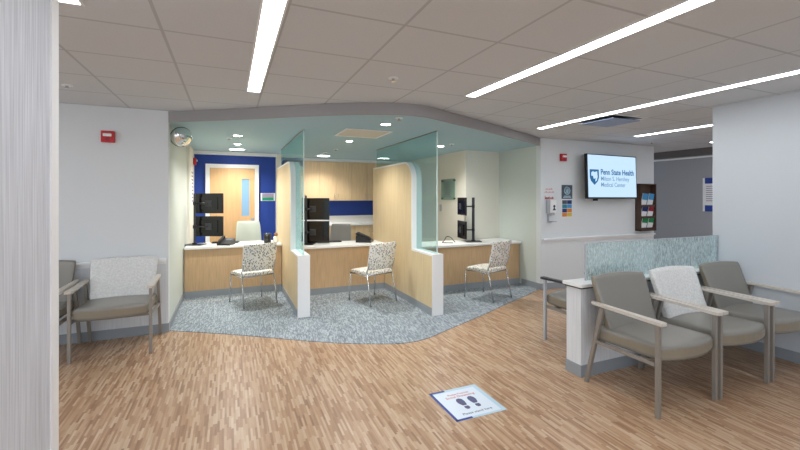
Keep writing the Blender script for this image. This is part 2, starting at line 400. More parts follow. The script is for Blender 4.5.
# ------------------------------------------------------------ ceiling fixtures
def strip(x, y0, y1, label, w=.125):
    t = empty('ceiling_strip_light', (x, (y0+y1)/2, H), label, 'ceiling light', 'recessed linear strip lights in the tiled ceiling')
    l = (y1-y0)/2; h = w/2
    bm = B()
    box(bm, -h, -h+.012, -l, l, -.006, -.0005); box(bm, h-.012, h, -l, l, -.006, -.0005); box(bm, -h+.012, h-.012, l-.012, l, -.006, -.0005); box(bm, -h+.012, h-.012, -l, -l+.012, -.006, -.0005)
    link('trim_frame', bm, M['trimwhite'], t)
    link('lens', bx(-h+.013, h-.013, -l+.013, l-.013, -.004, -.0008), M['strip'], t)
strip(.205, -3.6, 3.85, 'long white strip light over the left aisle, ending before the curved soffit')
strip(2.10, -3.6, 3.23, 'longest bright strip light running from the upper edge toward the booths')
strip(3.975, .9, 4.37, 'strip light passing above the right armchairs beside the square air diffuser')
strip(5.87, -1.0, 4.33, 'short far strip light ending beside the end of the right wall')
strip(-.755, -3.6, 2.45, 'strip light whose corner shows beside the top of the left column', .19)

strip(7.73, -1.0, 4.30, 'farthest corridor strip light, only its tip shows beside the right wall')
strip(-2.55, -2.0, 4.4, 'added strip light beyond the left column, outside the view, brightening the left wall')  # unseen fixture added to brighten the left wall

def downlight(x, y, r, label, watts):
    t = empty('recessed_downlight', (x, y, TZ), label, 'ceiling light', 'round downlights in the teal ceiling')
    bm = B(); lathe(bm, [(r*1.22, -.001), (r*1.22, -.005), (r, -.006), (r, -.001)], 24); link('trim_ring', bm, M['trimwhite'], t)
    bm = B(); cyl(bm, (0, 0, -.0035), r*.98, .004, 24); link('lens', bm, M['disc'], t)
    ld = bpy.data.lights.new('downlight', 'SPOT'); ld.energy = watts; ld.spot_size = 2.5; ld.spot_blend = .9; ld.shadow_soft_size = r; ld.color = (1, .98, .94)
    lo = bpy.data.objects.new('lamp', ld); COL.objects.link(lo); lo.parent = t; lo.location = (0, 0, -.02)
downlight(1.66, 4.3, .055, 'lit downlight nearest the curved soffit edge above the middle booth', DOWN_W)
downlight(1.66, 5.82, .05, 'lit downlight just behind the square ceiling hatch', DOWN_W)
downlight(1.77, 8.1, .12, 'wide lit downlight close to the hanging maple cabinets', DOWN_W*1.6)
downlight(.11, 5.89, .055, 'lit downlight nearest the viewer above the left booth', DOWN_W)
downlight(.12, 6.84, .05, 'middle one of the lit downlights in line above the left booth', DOWN_W)
downlight(.13, 7.60, .12, 'wide lit downlight directly in front of the blue wall', DOWN_W*1.3)
downlight(3.2, 5.8, .06, 'lit downlight above the right booth counter', DOWN_W*1.3)
def sprinkler(x, y, z, label, grp, m=None):
    t = empty('sprinkler_head', (x, y, z), label, 'sprinkler', grp)
    bm = B(); cyl(bm, (0, 0, -.004), .04, .007, 20); link('cover_plate', bm, m or M['trimwhite'], t)
    bm = B(); cyl(bm, (0, 0, -.018), .012, .022, 12); cyl(bm, (0, 0, -.03), .022, .003, 14); link('deflector', bm, M['chrome'], t)
for x, y, l in ((1.66, 3.91, 'small sprinkler in the teal ceiling beside the curved soffit edge'), (0, 6.19, 'small sprinkler in the teal ceiling of the left booth'),
                (1.72, 6.88, 'small sprinkler in the teal ceiling behind the square hatch'), (1.67, 7.5, 'small sprinkler in front of the wide downlight by the cabinets'),
                (3.24, 5.5, 'small sprinkler in the teal ceiling of the right booth')):
    sprinkler(x, y, TZ, l, 'sprinklers in the teal ceiling')
for x, y, l in ((1.21, 2.97, 'sprinkler in the ceiling tiles above the middle of the room'), (-1.27, 4.25, 'sprinkler in the ceiling tiles near the left column'),
                (6.75, 4.67, 'sprinkler in the ceiling tiles over the corridor opening')):
    sprinkler(x, y, H, l, 'sprinklers in the tiled ceiling')
t = empty('ceiling_hatch', (1.62, 5.05, TZ), 'square beige hatch panel set in the teal ceiling over the middle booth', 'ceiling panel')
bm = B()
for a in ((-.31, .31, -.31, -.28), (-.31, .31, .28, .31), (-.31, -.28, -.28, .28), (.28, .31, -.28, .28)): box(bm, *a, -.008, -.001)
link('frame', bm, M['trimwhite'], t); link('panel', bx(-.279, .279, -.279, .279, -.006, -.001), M['hatch'], t)
t = empty('air_diffuser', (4.345, 3.545, H), 'white square plaque air diffuser with bluish light painted on, hanging just below the tiled ceiling', 'air diffuser')
bm = B()
for a in ((-.3, .3, -.3, -.26), (-.3, .3, .26, .3), (-.3, -.26, -.26, .26), (.26, .3, -.26, .26)): box(bm, *a, -.006, -.001)
link('frame', bm, M['trimwhite'], t); link('throat', bx(-.26, .26, -.26, .26, -.003, -.001), M['dark'], t)
link('plaque', bx(-.235, .235, -.235, .235, -.035, -.028, .002), M['plaque'], t)
for a, b in ((-.18, -.18), (.18, .18), (-.18, .18), (.18, -.18)): link('hanger', bx(a-.005, a+.005, b-.005, b+.005, -.028, -.003), M['chrome'], t)

# ------------------------------------------------------------ booth dividers
def divider(x0, y0, yt, yb, label, zl=.775, zt=2.01, R=.27):
    W = .15; e = .022
    t = empty('booth_divider', (x0+W/2, (y0+yb)/2, 0), label, 'partition', 'glass topped maple dividers between the booths')
    ym = (y0+yb)/2
    def prof(d):   # outline inset by d on the front/top sides
        p = [(yb, .006), (y0+d, .006), (y0+d, zl-d), (yt+d, zl-d)]
        n = 12
        for k in range(n+1):
            a = PI - (PI/2)*k/n
            p.append((yt+R + (R-d)*math.cos(a), zt-R + (R-d)*math.sin(a)))
        p.append((yb, zt-d)); return p
    core = prof(e)
    bm = B(); prism(bm, core, lambda a, b, dd: (dd, a-ym, b), -W/2+.002, W/2-.002); link('maple_panel', bm, M['maple'], t)
    po = prof(0)[1:]; pi = core[1:]
    bm = B(); prism(bm, po + pi[::-1], lambda a, b, dd: (dd, a-ym, b), -W/2, W/2)
    link('white_edge_cap', bm, M['edge'], t)
    g = [(y0+.03, zl+.001), (yt+.001-.003, zl+.001)]
    n = 12
    for k in range(n+1):
        a = PI - (PI/2)*k/n
        g.append((yt+R+(R+.003)*math.cos(a), zt-R+(R+.003)*math.sin(a)))
    g += [(yb, zt+.003), (yb, TZ-.002), (y0+.03, TZ-.002)]
    bm = B(); prism(bm, g, lambda a, b, dd: (dd, a-ym, b), -.006, .006)
    gp = link('glass_pane', bm, M['glass'], t)
    link('polished_edge', bx(-.007, .007, y0+.022-ym, y0+.03-ym, zl+.001, TZ-.002), M['glassedge'], gp)
    link('top_channel', bx(-.009, .009, y0+.022-ym, yb-ym, TZ-.012, TZ), M['taupemetal'], t)
    bm = B()
    for s in (-1, 1): box(bm, s*(W/2+.003)-.003, s*(W/2+.003)+.003, y0+.03-ym, yb-ym, .006, .10)
    link('base_strip', bm, M['base'], t)
divider(.78, 5.03, 5.66, 7.35, 'left glass topped booth divider with maple side and white edge')
divider(2.35, 4.45, 5.07, 6.72, 'right glass topped booth divider with large maple panel and rounded corner')

def counter(x0, x1, y, depth, z, label):
    t = empty('reception_counter', ((x0+x1)/2, y+.3, 0), label, 'counter', 'oak fronted reception counters in the booths')
    h = (x1-x0)/2 - .002; yo = y+.3
    link('countertop', bx(-h, h, y-.06-yo, y+depth-yo, z-.035, z, .004), M['whitelam'], t)
    link('front_panel', bx(-h, h, y-yo, y+.03-yo, .1, z-.036), M['oak'], t)
    link('base_strip', bx(-h, h, y-.004-yo, y+.03-yo, .006, .1), M['base'], t)
counter(-.605, .775, 6.67, .5, .76, 'oak fronted counter of the left booth, below the two dark monitors on the left')
counter(.935, 2.345, 6.13, .52, .752, 'oak fronted counter of the middle booth with a desk phone on top')
counter(2.505, 4.615, 5.55, .55, .74, 'oak fronted counter of the right booth, widest and nearest of the counters')

# ------------------------------------------------------------ cabinets at the back
def doors(t, x0, x1, n, y, z0, z1, hz, parent_y, hx=0):
    w = (x1-x0)/n
    for i in range(n):
        a = x0+i*w
        dr = link('door', bx(a+.003, a+w-.003, y-.02, y, z0+.003, z1-.003, .002), M['cab'], t)
        hxp = a+w-.04 if i % 2 == 0 else a+.04
        bm = B(); tube(bm, arcpts([(hxp, y-.02, hz-.05), (hxp, y-.045, hz-.05), (hxp, y-.045, hz+.05), (hxp, y-.02, hz+.05)], .01, 3), .005, 6)
        link('handle', bm, M['chrome'], dr)
names = [('left', 1.10), ('middle', 1.82), ('right', 2.54)]
for nm, xx in names:
    t = empty('wall_cabinet', (xx, 9.05, 1.42), {'left': 'maple wall cabinet pair behind the middle booth, nearest the left divider', 'middle': 'maple wall cabinet pair at the center of the hanging row',
              'right': 'maple wall cabinet pair of the hanging row, nearest the right divider'}[nm], 'cabinet', 'maple wall cabinets hung in a row')
    link('body', bx(.0, .718, -.33, -.002, 0, .86), M['cab'], t)
    doors(t, 0, .718, 2, -.33, 0, .86, .10, 0)
t = empty('wall_cabinet', (3.26, 9.05, 1.42), 'last maple wall cabinet, mostly hidden by the right divider', 'cabinet', 'maple wall cabinets hung in a row')
link('body', bx(0, .62, -.33, -.002, 0, .86), M['cab'], t); doors(t, 0, .62, 2, -.33, 0, .86, .10, 0)
for nm, xx in names:
    t = empty('base_cabinet', (xx, 9.05, 0), {'left': 'maple base cabinet behind the middle booth, nearest the left divider', 'middle': 'maple base cabinet under the middle of the white back counter',
              'right': 'maple base cabinet under the back counter, nearest the right divider'}[nm], 'cabinet', 'maple base cabinets under the back counter')
    link('body', bx(.0, .718, -.58, -.002, .1, .875), M['cab'], t)
    link('toe_kick', bx(.0, .718, -.5, -.02, .006, .1), M['dark'], t)
    doors(t, 0, .718, 2, -.58, .1, .875, .78, 0)
t = empty('back_countertop', (2.2, 9.05, .88), 'long white back countertop with upstand below the blue wall', 'countertop')
link('top', bx(-1.1, 1.3, -.62, -.002, 0, .035, .003), M['whitelam'], t); link('upstand', bx(-1.1, 1.3, -.02, -.002, .035, .19), M['whitelam'], t)
struct('trim_8', bx(.96, 3.9, 8.70, 9.05, TZ-.055, TZ), M['trimwhite'])

# ------------------------------------------------------------ waiting armchairs
def armchair(label, group, backmat, sidemat, W=.66, wb=.0):
    t = empty('waiting_armchair', (0, 0, 0), label, 'chair', group); h = W/2
    # seat: bowed front edge
    sw = W-.07
    def sf(x, y, tt, u, v):
        f = (1-v)/2   # 1 at front
        return (x, y-.015 - .065*f*f*f*(1-u*u), .418+tt + .014*f + .01*(1-u*u)*(1 if tt > 0 else 0))
    link('seat', cushion(sw, .54, .115, sf, n=16, pw=22, k=.015, side=1), [M['vinyl'], M['vinylside']], t)
    # backrest: flares toward the top, leans back, gently dished
    def bf(x, y, tt, u, v):
        f = (v+1)/2
        return (x*(.93+.10*f), .150+.135*f + tt*(1.25-.35*f) + .025*u*u*-1 + .012, .45+.405*f + .014*(1-u*u)*f)
    bk = link('backrest', cushion(sw-.008, .40, .062, bf, n=16, pw=18, k=.035, side=1), [backmat, sidemat], t)
    fl = lambda s: s*(h-.016)
    for s in (-1, 1):
        x = fl(s)
        link('leg', bx(x-.013, x+.013, -.297, -.267, .0, .635, .003), M['taupemetal'], t)
        bm = B(); prism(bm, [(.295, 0), (.322, 0), (.175, .635), (.14, .635)], lambda a, b, d: (d, a, b), x-.013, x+.013); link('leg', bm, M['taupemetal'], t)
        # armrest: flat, slightly waisted
        pl = [(-.325, -.026), (-.30, -.030), (.0, -.022), (.20, -.019), (.25, -.012), (.25, .012), (.20, .019), (.0, .022), (-.30, .030), (-.325, .026)]
        bm = B(); prism(bm, pl, lambda a, b, d: (x+b, a, d + .012*(a+.3)/.55), .635, .657)
        link('armrest', bm, M['armtop'], t)
    bm = B()
    for s in (-1, 1): box(bm, fl(s)-.010, fl(s)+.010, -.262, .235, .345, .372)
    box(bm, -h+.02, h-.02, -.19, -.165, .345, .368); box(bm, -h+.02, h-.02, .20, .225, .345, .372)
    link('seat_frame', bm, M['taupemetal'], t)
    for s in (-.15, .15):
        bm = B(); prism(bm, [(.195, .35), (.225, .35), (.315, .78), (.290, .78)], lambda a, b, d: (d, a+.02, b), s-.015, s+.015); link('back_bracket', bm, M['taupemetal'], t)
    return t
gR = 'armchairs in a row against the low wall'
A = armchair('grey vinyl armchair at the left end of the row before the textured glass', gR, M['vinyl'], M['vinylside'])
A.location = (2.985, 2.085, 0)
Bc = armchair('grey armchair with white fabric back in the middle of the right row', gR, M['whitefab'], M['whitefab'])
Bc.location = (3.675, 2.085, 0)
Cc = copy_tree(A); Cc['label'] = 'grey vinyl armchair at the right end of the row, touching the wall'; Cc.location = (4.375, 2.085, 0)
gL = 'armchairs against the left wall'
D = copy_tree(Bc); D['label'] = 'grey armchair with white fabric back under the left wall alarm'; D['group'] = gL; D.location = (-1.005, 4.75, 0)
E = copy_tree(A); E['label'] = 'grey vinyl armchair partly hidden behind the left column'; E['group'] = gL; E.location = (-1.72, 4.75, 0)
gF = 'armchairs behind the low wall facing away'
F = armchair('x', gF, M['vinyl'], M['vinylside']); F['label'] = 'armchair facing away behind the left end of the low wall, only arm and leg visible'; F.location = (3.37, 2.985, 0)
for ch in F.children:
    if ch.name.startswith('armrest'): ch.data.materials[0] = M['darkgrey']; ch['label'] = 'dark armrest'
    if ch.name.startswith('leg'): ch.data.materials[0] = M['dispgrey']; F.rotation_euler = (0, 0, PI)

# ------------------------------------------------------------ low wall with textured glass
t = empty('low_divider', (3.63, 2.6, 0), 'low white divider wall with textured glass screen behind the right armchairs', 'partition')
link('body', bx(-.94, 1.075, -.135, .02, .0, .735), M['wainscot'], t)
link('dark_reveal', bx(-.95, 1.08, -.145, .03, .735, .747), M['darkgrey'], t)
link('cap', bx(-.965, 1.083, -.16, .045, .747, .777, .006), M['whitelam'], t)
bm = B(); box(bm, -.946, 1.075, -.141, -.135, 0, .1); box(bm, -.946, -.94, -.135, .02, 0, .1); box(bm, -.946, 1.075, .02, .026, 0, .1); link('base_strip', bm, M['base'], t)
gp = link('glass_pane', bx(-.79, 1.075, -.056, -.044, .778, 1.096), M['rain'], t)
bm = B(); box(bm, -.80, -.79, -.058, -.042, .778, 1.10); box(bm, -.79, 1.075, -.058, -.042, 1.096, 1.10); box(bm, 1.075, 1.085, -.058, -.042, .778, 1.10); link('metal_edge', bm, M['dispgrey'], gp)

# ------------------------------------------------------------ guest chairs in booths
def guest_chair(label, group):
    t = empty('guest_chair', (0, 0, 0), label, 'chair', group)
    def sf(x, y, tt, u, v):
        f = (1+v)/2
        return (x*(1-.04*(1-f)), y+.01, .445+tt - .02*max(0, f-.7)*2)
    link('seat', cushion(.47, .45, .055, sf, n=12, pw=8, k=.08), M['spots'], t, smooth=False)
    def bf(x, y, tt, u, v):
        f = (v+1)/2
        return (x*(.95+.06*f) , -.215-.085*f + tt + .035*u*u, .49+.375*f)
    link('backrest', cushion(.475, .375, .038, bf, n=14, pw=8, k=.07), M['spots'], t)
    for s in (-1, 1):
        link('leg', tube(B(), [(s*.225, .22, .42), (s*.235, .235, .008)], .010, 8), M['chrome'], t)
        link('leg', tube(B(), [(s*.225, -.17, .47), (s*.235, -.27, .008)], .010, 8), M['chrome'], t)
        link('back_upright', tube(B(), arcpts([(s*.225, -.17, .47), (s*.222, -.20, .52), (s*.222, -.235, .62)], .03), .009, 8), M['chrome'], t)
    bm = B(); tube(bm, [(-.225, .21, .41), (.225, .21, .41)], .009); tube(bm, [(-.225, -.17, .41), (.225, -.17, .41)], .009)
    for s in (-1, 1): tube(bm, [(s*.225, .225, .41), (s*.225, -.175, .41)], .009)
    link('seat_frame', bm, M['chrome'], t)
    return t
gg = 'white leaf pattern guest chairs at the counters'
g1 = guest_chair('white leaf pattern guest chair at the left booth counter', gg); g1.location = (.31, 6.03, .0); g1.rotation_euler = (0, 0, math.radians(20))
g2 = copy_tree(g1); g2['label'] = 'white leaf pattern guest chair at the middle booth counter'; g2.location = (1.90, 5.47, 0); g2.rotation_euler = (0, 0, math.radians(19))
g3 = copy_tree(g1); g3['label'] = 'white leaf pattern guest chair at the right booth counter'; g3.location = (3.55, 4.99, 0); g3.rotation_euler = (0, 0, math.radians(20))

# ------------------------------------------------------------ monitors on poles
def monitor_stand(loc, rz, px, label, w=.45, h=.315, zs=(.28, .64), ph=.78, yb=.10, turn=0, pr=.016):
    """local: back of the monitors faces -y; pole stands at (px, 0)"""
    t = empty('dual_monitor_stand', loc, label, 'monitor stand', 'black stacked monitors on counter stands', rz)
    bm = B(); box(bm, px-.13, px+.13, -.09, .12, 0, .012, bev=.004); cyl(bm, (px, 0, .02), .035, .02, 16); link('base', bm, M['dark'], t)
    bm = B(); cyl(bm, (px, 0, ph/2+.01), pr, ph, 14); link('pole', bm, M['darkgrey'], t)
    for z in zs:
        T = Matrix.Translation((0, yb, z)) @ Matrix.Rotation(turn, 4, 'Z')
        bm = B(); cyl(bm, (px, 0, z), .026, .05, 14); tube(bm, [(px, 0, z), (px*.5, yb*.5-.02*abs(px*5), z), T @ Vector((0, -.01, 0))], .012, 8); link('arm', bm, M['dark'], t)
        bm = B(); box(bm, -w/2, w/2, 0, .028, -h/2, h/2, T=T, bev=.004); box(bm, -w*.32, w*.32, -.016, 0, -h*.3, h*.3, T=T)
        mo = link('monitor', bm, M['screenback'], t)
        bm = B(); box(bm, -w/2+.01, w/2-.01, .028, .030, -h/2+.01, h/2-.01, T=T); link('screen', bm, M['dark'], mo)
        bm = B(); box(bm, -.05, .05, -.022, -.016, -.05, .05, T=T); link('mounting_plate', bm, M['darkgrey'], mo)
    return t
monitor_stand((-.33, 6.84, .761), -YAW, -.17, 'two black monitors stacked on a pole stand on the left booth counter', w=.44)
monitor_stand((1.20, 6.36, .753), -YAW, -.09, 'two black monitors stacked on a pole stand beside the left glass divider', w=.52, h=.35, zs=(.185, .555), ph=.76)
monitor_stand((3.64, 5.85, .741), -YAW, .20, 'two black monitors seen edge on with a pole stand on the right booth counter', w=.42, h=.30, zs=(.20, .60), turn=math.radians(-80), yb=.03, ph=.74, pr=.024)

def telephone(loc, rz, label, sc_=1.0):
    t = empty('desk_phone', loc, label, 'phone', None, rz)
    t.scale = (sc_,)*3
    bm = B(); prism(bm, [(-.10, 0), (.10, 0), (.10, .09), (.08, .095), (-.10, .025)], lambda a, b, d: (d, a, b), -.10, .10); link('body', bm, M['dark'], t)
    bm = B(); tube(bm, arcpts([(-.075, -.085, .03), (-.075, -.075, .062), (-.075, .075, .125), (-.075, .095, .10)], .03), .018, 8); link('handset', bm, M['dark'], t)
    bm = B(); box(bm, -.02, .09, .03, .085, 0, .003, T=Matrix.Rotation(.36, 4, 'X') @ Matrix.Translation((0, .0, .062))); link('display', bm, M['charcoal'], t)
telephone((2.08, 6.36, .753), math.radians(60), 'black desk phone on the middle booth counter', 1.25)
telephone((-.04, 6.75, .761), math.radians(-25), 'black desk phone at the foot of the left booth monitors')
def keyboard(loc, rz, label):
    t = empty('keyboard', loc, label, 'keyboard', 'keyboards under the monitors', rz)
    link('case', bx(-.2, .2, -.06, .06, 0, .018, .004), M['dark'], t); bm = B()
    for i in range(12):
        for j in range(4): box(bm, -.19+i*.032, -.163+i*.032, -.052+j*.027, -.03+j*.027, .018, .023)
    link('keys', bm, M['darkgrey'], t)
keyboard((-.05, 7.03, .761), -.2, 'black keyboard on the left booth counter')
keyboard((1.52, 6.55, .753), 0, 'black keyboard on the middle booth counter')
# cable tangle and mouse on the right counter
o = link('cable', tube(B(), arcpts([(3.46, 5.76, .747), (3.40, 5.80, .83), (3.33, 5.82, .85), (3.28, 5.80, .78), (3.22, 5.79, .747), (3.38, 5.70, .747)], .05), .006, 6), M['dark']); tag(o, 'looped black cable beside the right booth monitors', 'cable')
t = empty('computer_mouse', (2.62, 5.60, .741), 'small black mouse at the left end of the right booth counter', 'mouse')
bm = B(); bmesh.ops.create_uvsphere(bm, u_segments=16, v_segments=8, radius=1)
for v in bm.verts: v.co = Vector((v.co.x*.032, v.co.y*.055, max(0, v.co.z)*.03))
link('shell', bm, M['dark'], t, True); link('wheel', cyl(B(), (0, .028, .026), .007, .006, 10, 'X'), M['darkgrey'], t)

t = empty('pen_cup', (.57, 6.78, .761), 'black cup with pens on the left booth counter', 'cup')
bm = B(); lathe(bm, [(.055, 0), (.062, .15), (.055, .15), (.045, .01)], 20); link('cup', bm, M['dark'], t)
for k in range(3):
    a = k*2.1; link('pen', tube(B(), [(.015*math.cos(a), .015*math.sin(a), .02), (.035*math.cos(a), .035*math.sin(a), .165)], .005, 6), [M['dark'], M['navy'], M['dispgrey']][k], t)
t = empty('small_bottle', (.70, 6.78, .761), 'small cream bottle with brown top beside the black pen cup', 'bottle')
bm = B(); lathe(bm, [(.036, 0), (.042, .02), (.040, .09), (.024, .105), (.022, .11)], 18); link('body', bm, M['wall_cream'], t)
bm = B(); lathe(bm, [(.026, .108), (.030, .125), (.024, .15), (.01, .158)], 16); link('cap', bm, M['brown'], t)

# office chairs behind the counters
def office_chair(loc, rz, m, label, top):
    t = empty('office_chair', loc, label, 'chair', None, rz)
    def bf(x, y, tt, u, v):
        f = (v+1)/2; return (x*(1-.12*f), -.2-.05*f+tt+.05*u*u, .55+(top-.55)*f)
    link('backrest', cushion(.46, .5, .04, bf, n=12, pw=8, k=.10), m, t)
    def sf(x, y, tt, u, v): return (x, y+.02, .47+tt)
    link('seat', cushion(.48, .46, .07, sf, n=10, pw=6, k=.08), M['darkgrey'], t)
    link('gas_column', cyl(B(), (0, 0, .26), .03, .35, 12), M['dark'], t)
    for k in range(5):
        a = 2*PI*k/5; lg = link('leg', tube(B(), [(0, 0, .10), (.28*math.cos(a), .28*math.sin(a), .075)], .02, 8), M['dark'], t)
        link('caster', cyl(B(), (.28*math.cos(a), .28*math.sin(a), .034), .026, .04, 12, 'X'), M['dark'], lg)
    link('back_bar', tube(B(), arcpts([(0, -.05, .42), (0, -.25, .44), (0, -.26, .7)], .08), .018, 8), M['dark'], t)
office_chair((.36, 7.50, .006), PI+.2, M['greygreen'], 'pale green backed office chair behind the left booth counter', 1.06)
office_chair((1.85, 7.35, .006), PI-.7, M['greymesh'], 'grey backed office chair behind the middle booth counter', .98)

# ------------------------------------------------------------ wall things
def alarm(loc, rz, label):
    t = empty('fire_alarm', loc, label, 'fire alarm', 'red fire alarm strobes on the walls', rz)   # faces -y
    link('housing', bx(-.06, .06, -.045, 0, -.06, .06, .006), M['red'], t)
    link('strobe', bx(-.038, .038, -.065, -.045, .0, .03, .006), M['whitelam'], t)
    link('speaker_grille', cyl(B(), (0, -.047, -.028), .02, .004, 14, 'Y'), M['crimson'], t)
# left wall: x from px 109, z from py 137
alarm((-1.17, 5.1, 2.135), 0, 'red fire alarm strobe on the left wall above the chairs')
alarm((5.09, 5.05, 2.155), 0, 'red fire alarm strobe to the left of the television')
alarm((-.58, 7.95, 2.13), PI/2, 'red fire alarm strobe deep in the left booth beside the blue wall')

# corner mirror
t = empty('convex_mirror', (-.62, 5.37, 2.21), 'round convex security mirror under the teal ceiling at the left booth', 'mirror')
bm = B(); bmesh.ops.create_uvsphere(bm, u_segments=32, v_segments=16, radius=1)
Rm = Matrix.Rotation(math.radians(55), 3, 'Y')
bmesh.ops.delete(bm, geom=[v for v in bm.verts if v.co.z < -.01], context='VERTS')
tilt = Matrix.Rotation(math.radians(-52), 3, 'Z') @ Matrix.Rotation(math.radians(105), 3, 'Y')
for v in bm.verts: v.co = tilt @ Vector((v.co.x*.115, v.co.y*.132, v.co.z*.075)) + Vector((.10, 0, 0))
link('mirror_dome', bm, M['mirror'], t, True)
bm = B(); lathe(bm, [(.128, -.010), (.136, 0), (.132, .006), (.124, .0)], 32)
for v in bm.verts: v.co = tilt @ Vector((v.co.x*.88, v.co.y, v.co.z)) + Vector((.10, 0, 0))
link('rim', bm, M['darkgrey'], t)
link('bracket', tube(B(), [(.004, .04, 0), (.09, .01, 0)], .015, 8), M['dark'], t)

# television: on the wall between corner and corridor
t = empty('television', (6.07, 5.035, 1.845), 'large wall television showing a medical center logo on pale blue', 'television')
tw, th2 = .635, .375
T = Matrix.Translation((0, -.13, 0)) @ Matrix.Rotation(-.03, 4, 'X') @ Matrix.Rotation(.05, 4, 'Z')
e = bpy.data.objects.new('panel', None)
bm = B(); box(bm, -tw, tw, -.02, .035, -th2, th2, T=T, bev=.004); tv = link('case', bm, M['dark'], t)
bm = B(); box(bm, -tw+.016, tw-.020, -.0225, -.0203, -th2+.026, th2-.016, T=T); sc = link('screen', bm, M['tvscreen'], t)
def tvtext(s, x, z, size, m, bold, wd=1): 
    o = text('screen_text', s, m, sc, (0, 0, 0), (0, 0, 0), size, bold=bold)
    o.matrix_local = T @ Matrix.Translation((x, -.0235, z)) @ Matrix.Rotation(PI/2, 4, 'X') @ Matrix.Diagonal((wd, 1, 1, 1)); return o
tvtext('Penn State Health', -.315, .035, .128, M['tvtext'], .003, .94)
tvtext('Milton S. Hershey', -.315, -.070, .104, M['tvgrey'], .0005, .98)
tvtext('Medical Center', -.315, -.172, .104, M['tvgrey'], .0005, .98)
def plate(bm, poly, y0, y1): prism(bm, poly, lambda a, b, d: T @ Vector((a, d, b)), y0, y1)
sh = [(-.12, .115), (.12, .115), (.12, -.02), (.09, -.08), (.0, -.145), (-.09, -.08), (-.12, -.02)]
bm = B(); plate(bm, [(a*.92-.47, b) for a, b in sh], -.0242, -.0228); link('shield_logo', bm, M['tvtext'], sc)
face = [(-.085, .06), (-.04, .085), (.0, .07), (.075, .085), (.085, -.01), (.06, -.07), (.02, -.09), (.03, -.03), (-.02, -.045), (-.07, -.005), (-.085, .02)]
bm = B(); plate(bm, [(a*.9-.47, b) for a, b in face], -.0258, -.0243); link('shield_figure', bm, M['tvscreen'], sc)
bm = B(); plate(bm, [(a*.9-.47, b) for a, b in [(-.10, -.005), (-.045, .01), (-.02, -.05), (-.075, -.065)]], -.0262, -.0259); link('shield_figure', bm, M['tvtext'], sc)
link('wall_bracket', bx(-.2, .2, -.095, .014, -.15, .15), M['darkgrey'], t)
bm = B(); box(bm, -.33, -.25, -.06, -.03, -th2-.035, -th2-.002); link('sensor', bm, M['dark'], t)

# hand sanitizer dispenser and notices
t = empty('soap_dispenser', (4.81, 5.05, 1.265), 'white and grey wall hand sanitizer dispenser under the red notices', 'dispenser')
bm = B(); box(bm, -.065, .065, -.10, 0, -.02, .19, bev=.015); link('body', bm, M['whitelam'], t)
link('side_cover', bx(-.075, -.062, -.09, -.005, -.03, .195, .004), M['dispgrey'], t)
bm = B(); cyl(bm, (.01, -.101, .085), .022, .004, 16, 'Y'); prism(bm, [(-.025, .02), (.045, .02), (.01, .075)], lambda a, b, d: (a, d, b), -.103, -.1); link('emblem', bm, M['navyink'], t)
link('nozzle', bx(-.03, .03, -.09, -.01, -.06, -.02, .006), M['dispgrey'], t)
bm = B(); box(bm, -.045, -.03, -.03, 0, -.16, -.04); box(bm, -.05, .055, -.11, 0, -.17, -.155, bev=.003); link('drip_tray', bm, M['dispgrey'], t)
def scribble(bm, x0, x1, z, h, y, seed):
    random.seed(seed); x = x0
    while x < x1:
        w_ = random.uniform(.008, .018); hh = h*random.choice((.6, .6, 1, .75)); box(bm, x, x+w_*.7, y-.001, y, z, z+hh); x += w_+.004
t = empty('wall_notice', (4.80, 5.05, 1.60), 'small white notice with faint red lines, upper of two above the dispenser', 'notice', 'white notices with red print')
link('sheet', bx(-.11, .11, -.003, 0, -.05, .06), M['wall'], t); bm = B(); scribble(bm, -.07, .07, .02, .024, -.003, 1); scribble(bm, -.09, .1, -.03, .022, -.003, 2); link('print', bm, M['redink'], t)
t = empty('wall_notice', (4.80, 5.05, 1.50), 'small white notice with bold red word, lower of two above the dispenser', 'notice', 'white notices with red print')
link('sheet', bx(-.11, .11, -.003, 0, -.05, .04), M['wall'], t); bm = B(); scribble(bm, -.085, .1, -.035, .055, -.003, 5); scribble(bm, -.08, .09, -.03, .03, -.003, 6); link('print', bm, M['red'], t)
t = empty('wall_sign', (5.19, 5.05, 1.585), 'square charcoal sign with a pale round emblem left of the television', 'sign')
link('board', bx(-.115, .115, -.008, 0, -.115, .115), M['charcoal'], t)
bm = B(); lathe(bm, [(.068, 0), (.068, .002), (.054, .002), (.054, 0)], 28)
for v in bm.verts: v.co = Vector((v.co.x, -.008-v.co.z, v.co.y+.02))
link('ring', bm, M['decallight'], t)
bm = B(); prism(bm, [(-.02, -.02), (.02, -.02), (.03, .03), (0, .055), (-.025, .03)], lambda a, b, d: (a, d, b+.005), -.010, -.008); box(bm, -.09, .09, -.0095, -.008, -.095, -.082); box(bm, -.07, .07, -.0095, -.008, -.075, -.064); link('emblem', bm, M['decallight'], t)
t = empty('wall_poster', (5.19, 5.05, 1.31), 'small poster of coloured blocks below the charcoal sign', 'poster')
link('sheet', bx(-.11, .11, -.004, 0, -.145, .145), M['paper'], t)
cols = ['charcoal', 'navy', 'tealink', 'skyblue', 'navy', 'orange', 'orange', 'yellow']
for i in range(8):
    a = -.105+(i % 2)*.108; b = .075-(i//2)*.07
    link('colour_block', bx(a, a+.102, -.006, -.004, b-.002, b+.062), M[cols[i]], t)

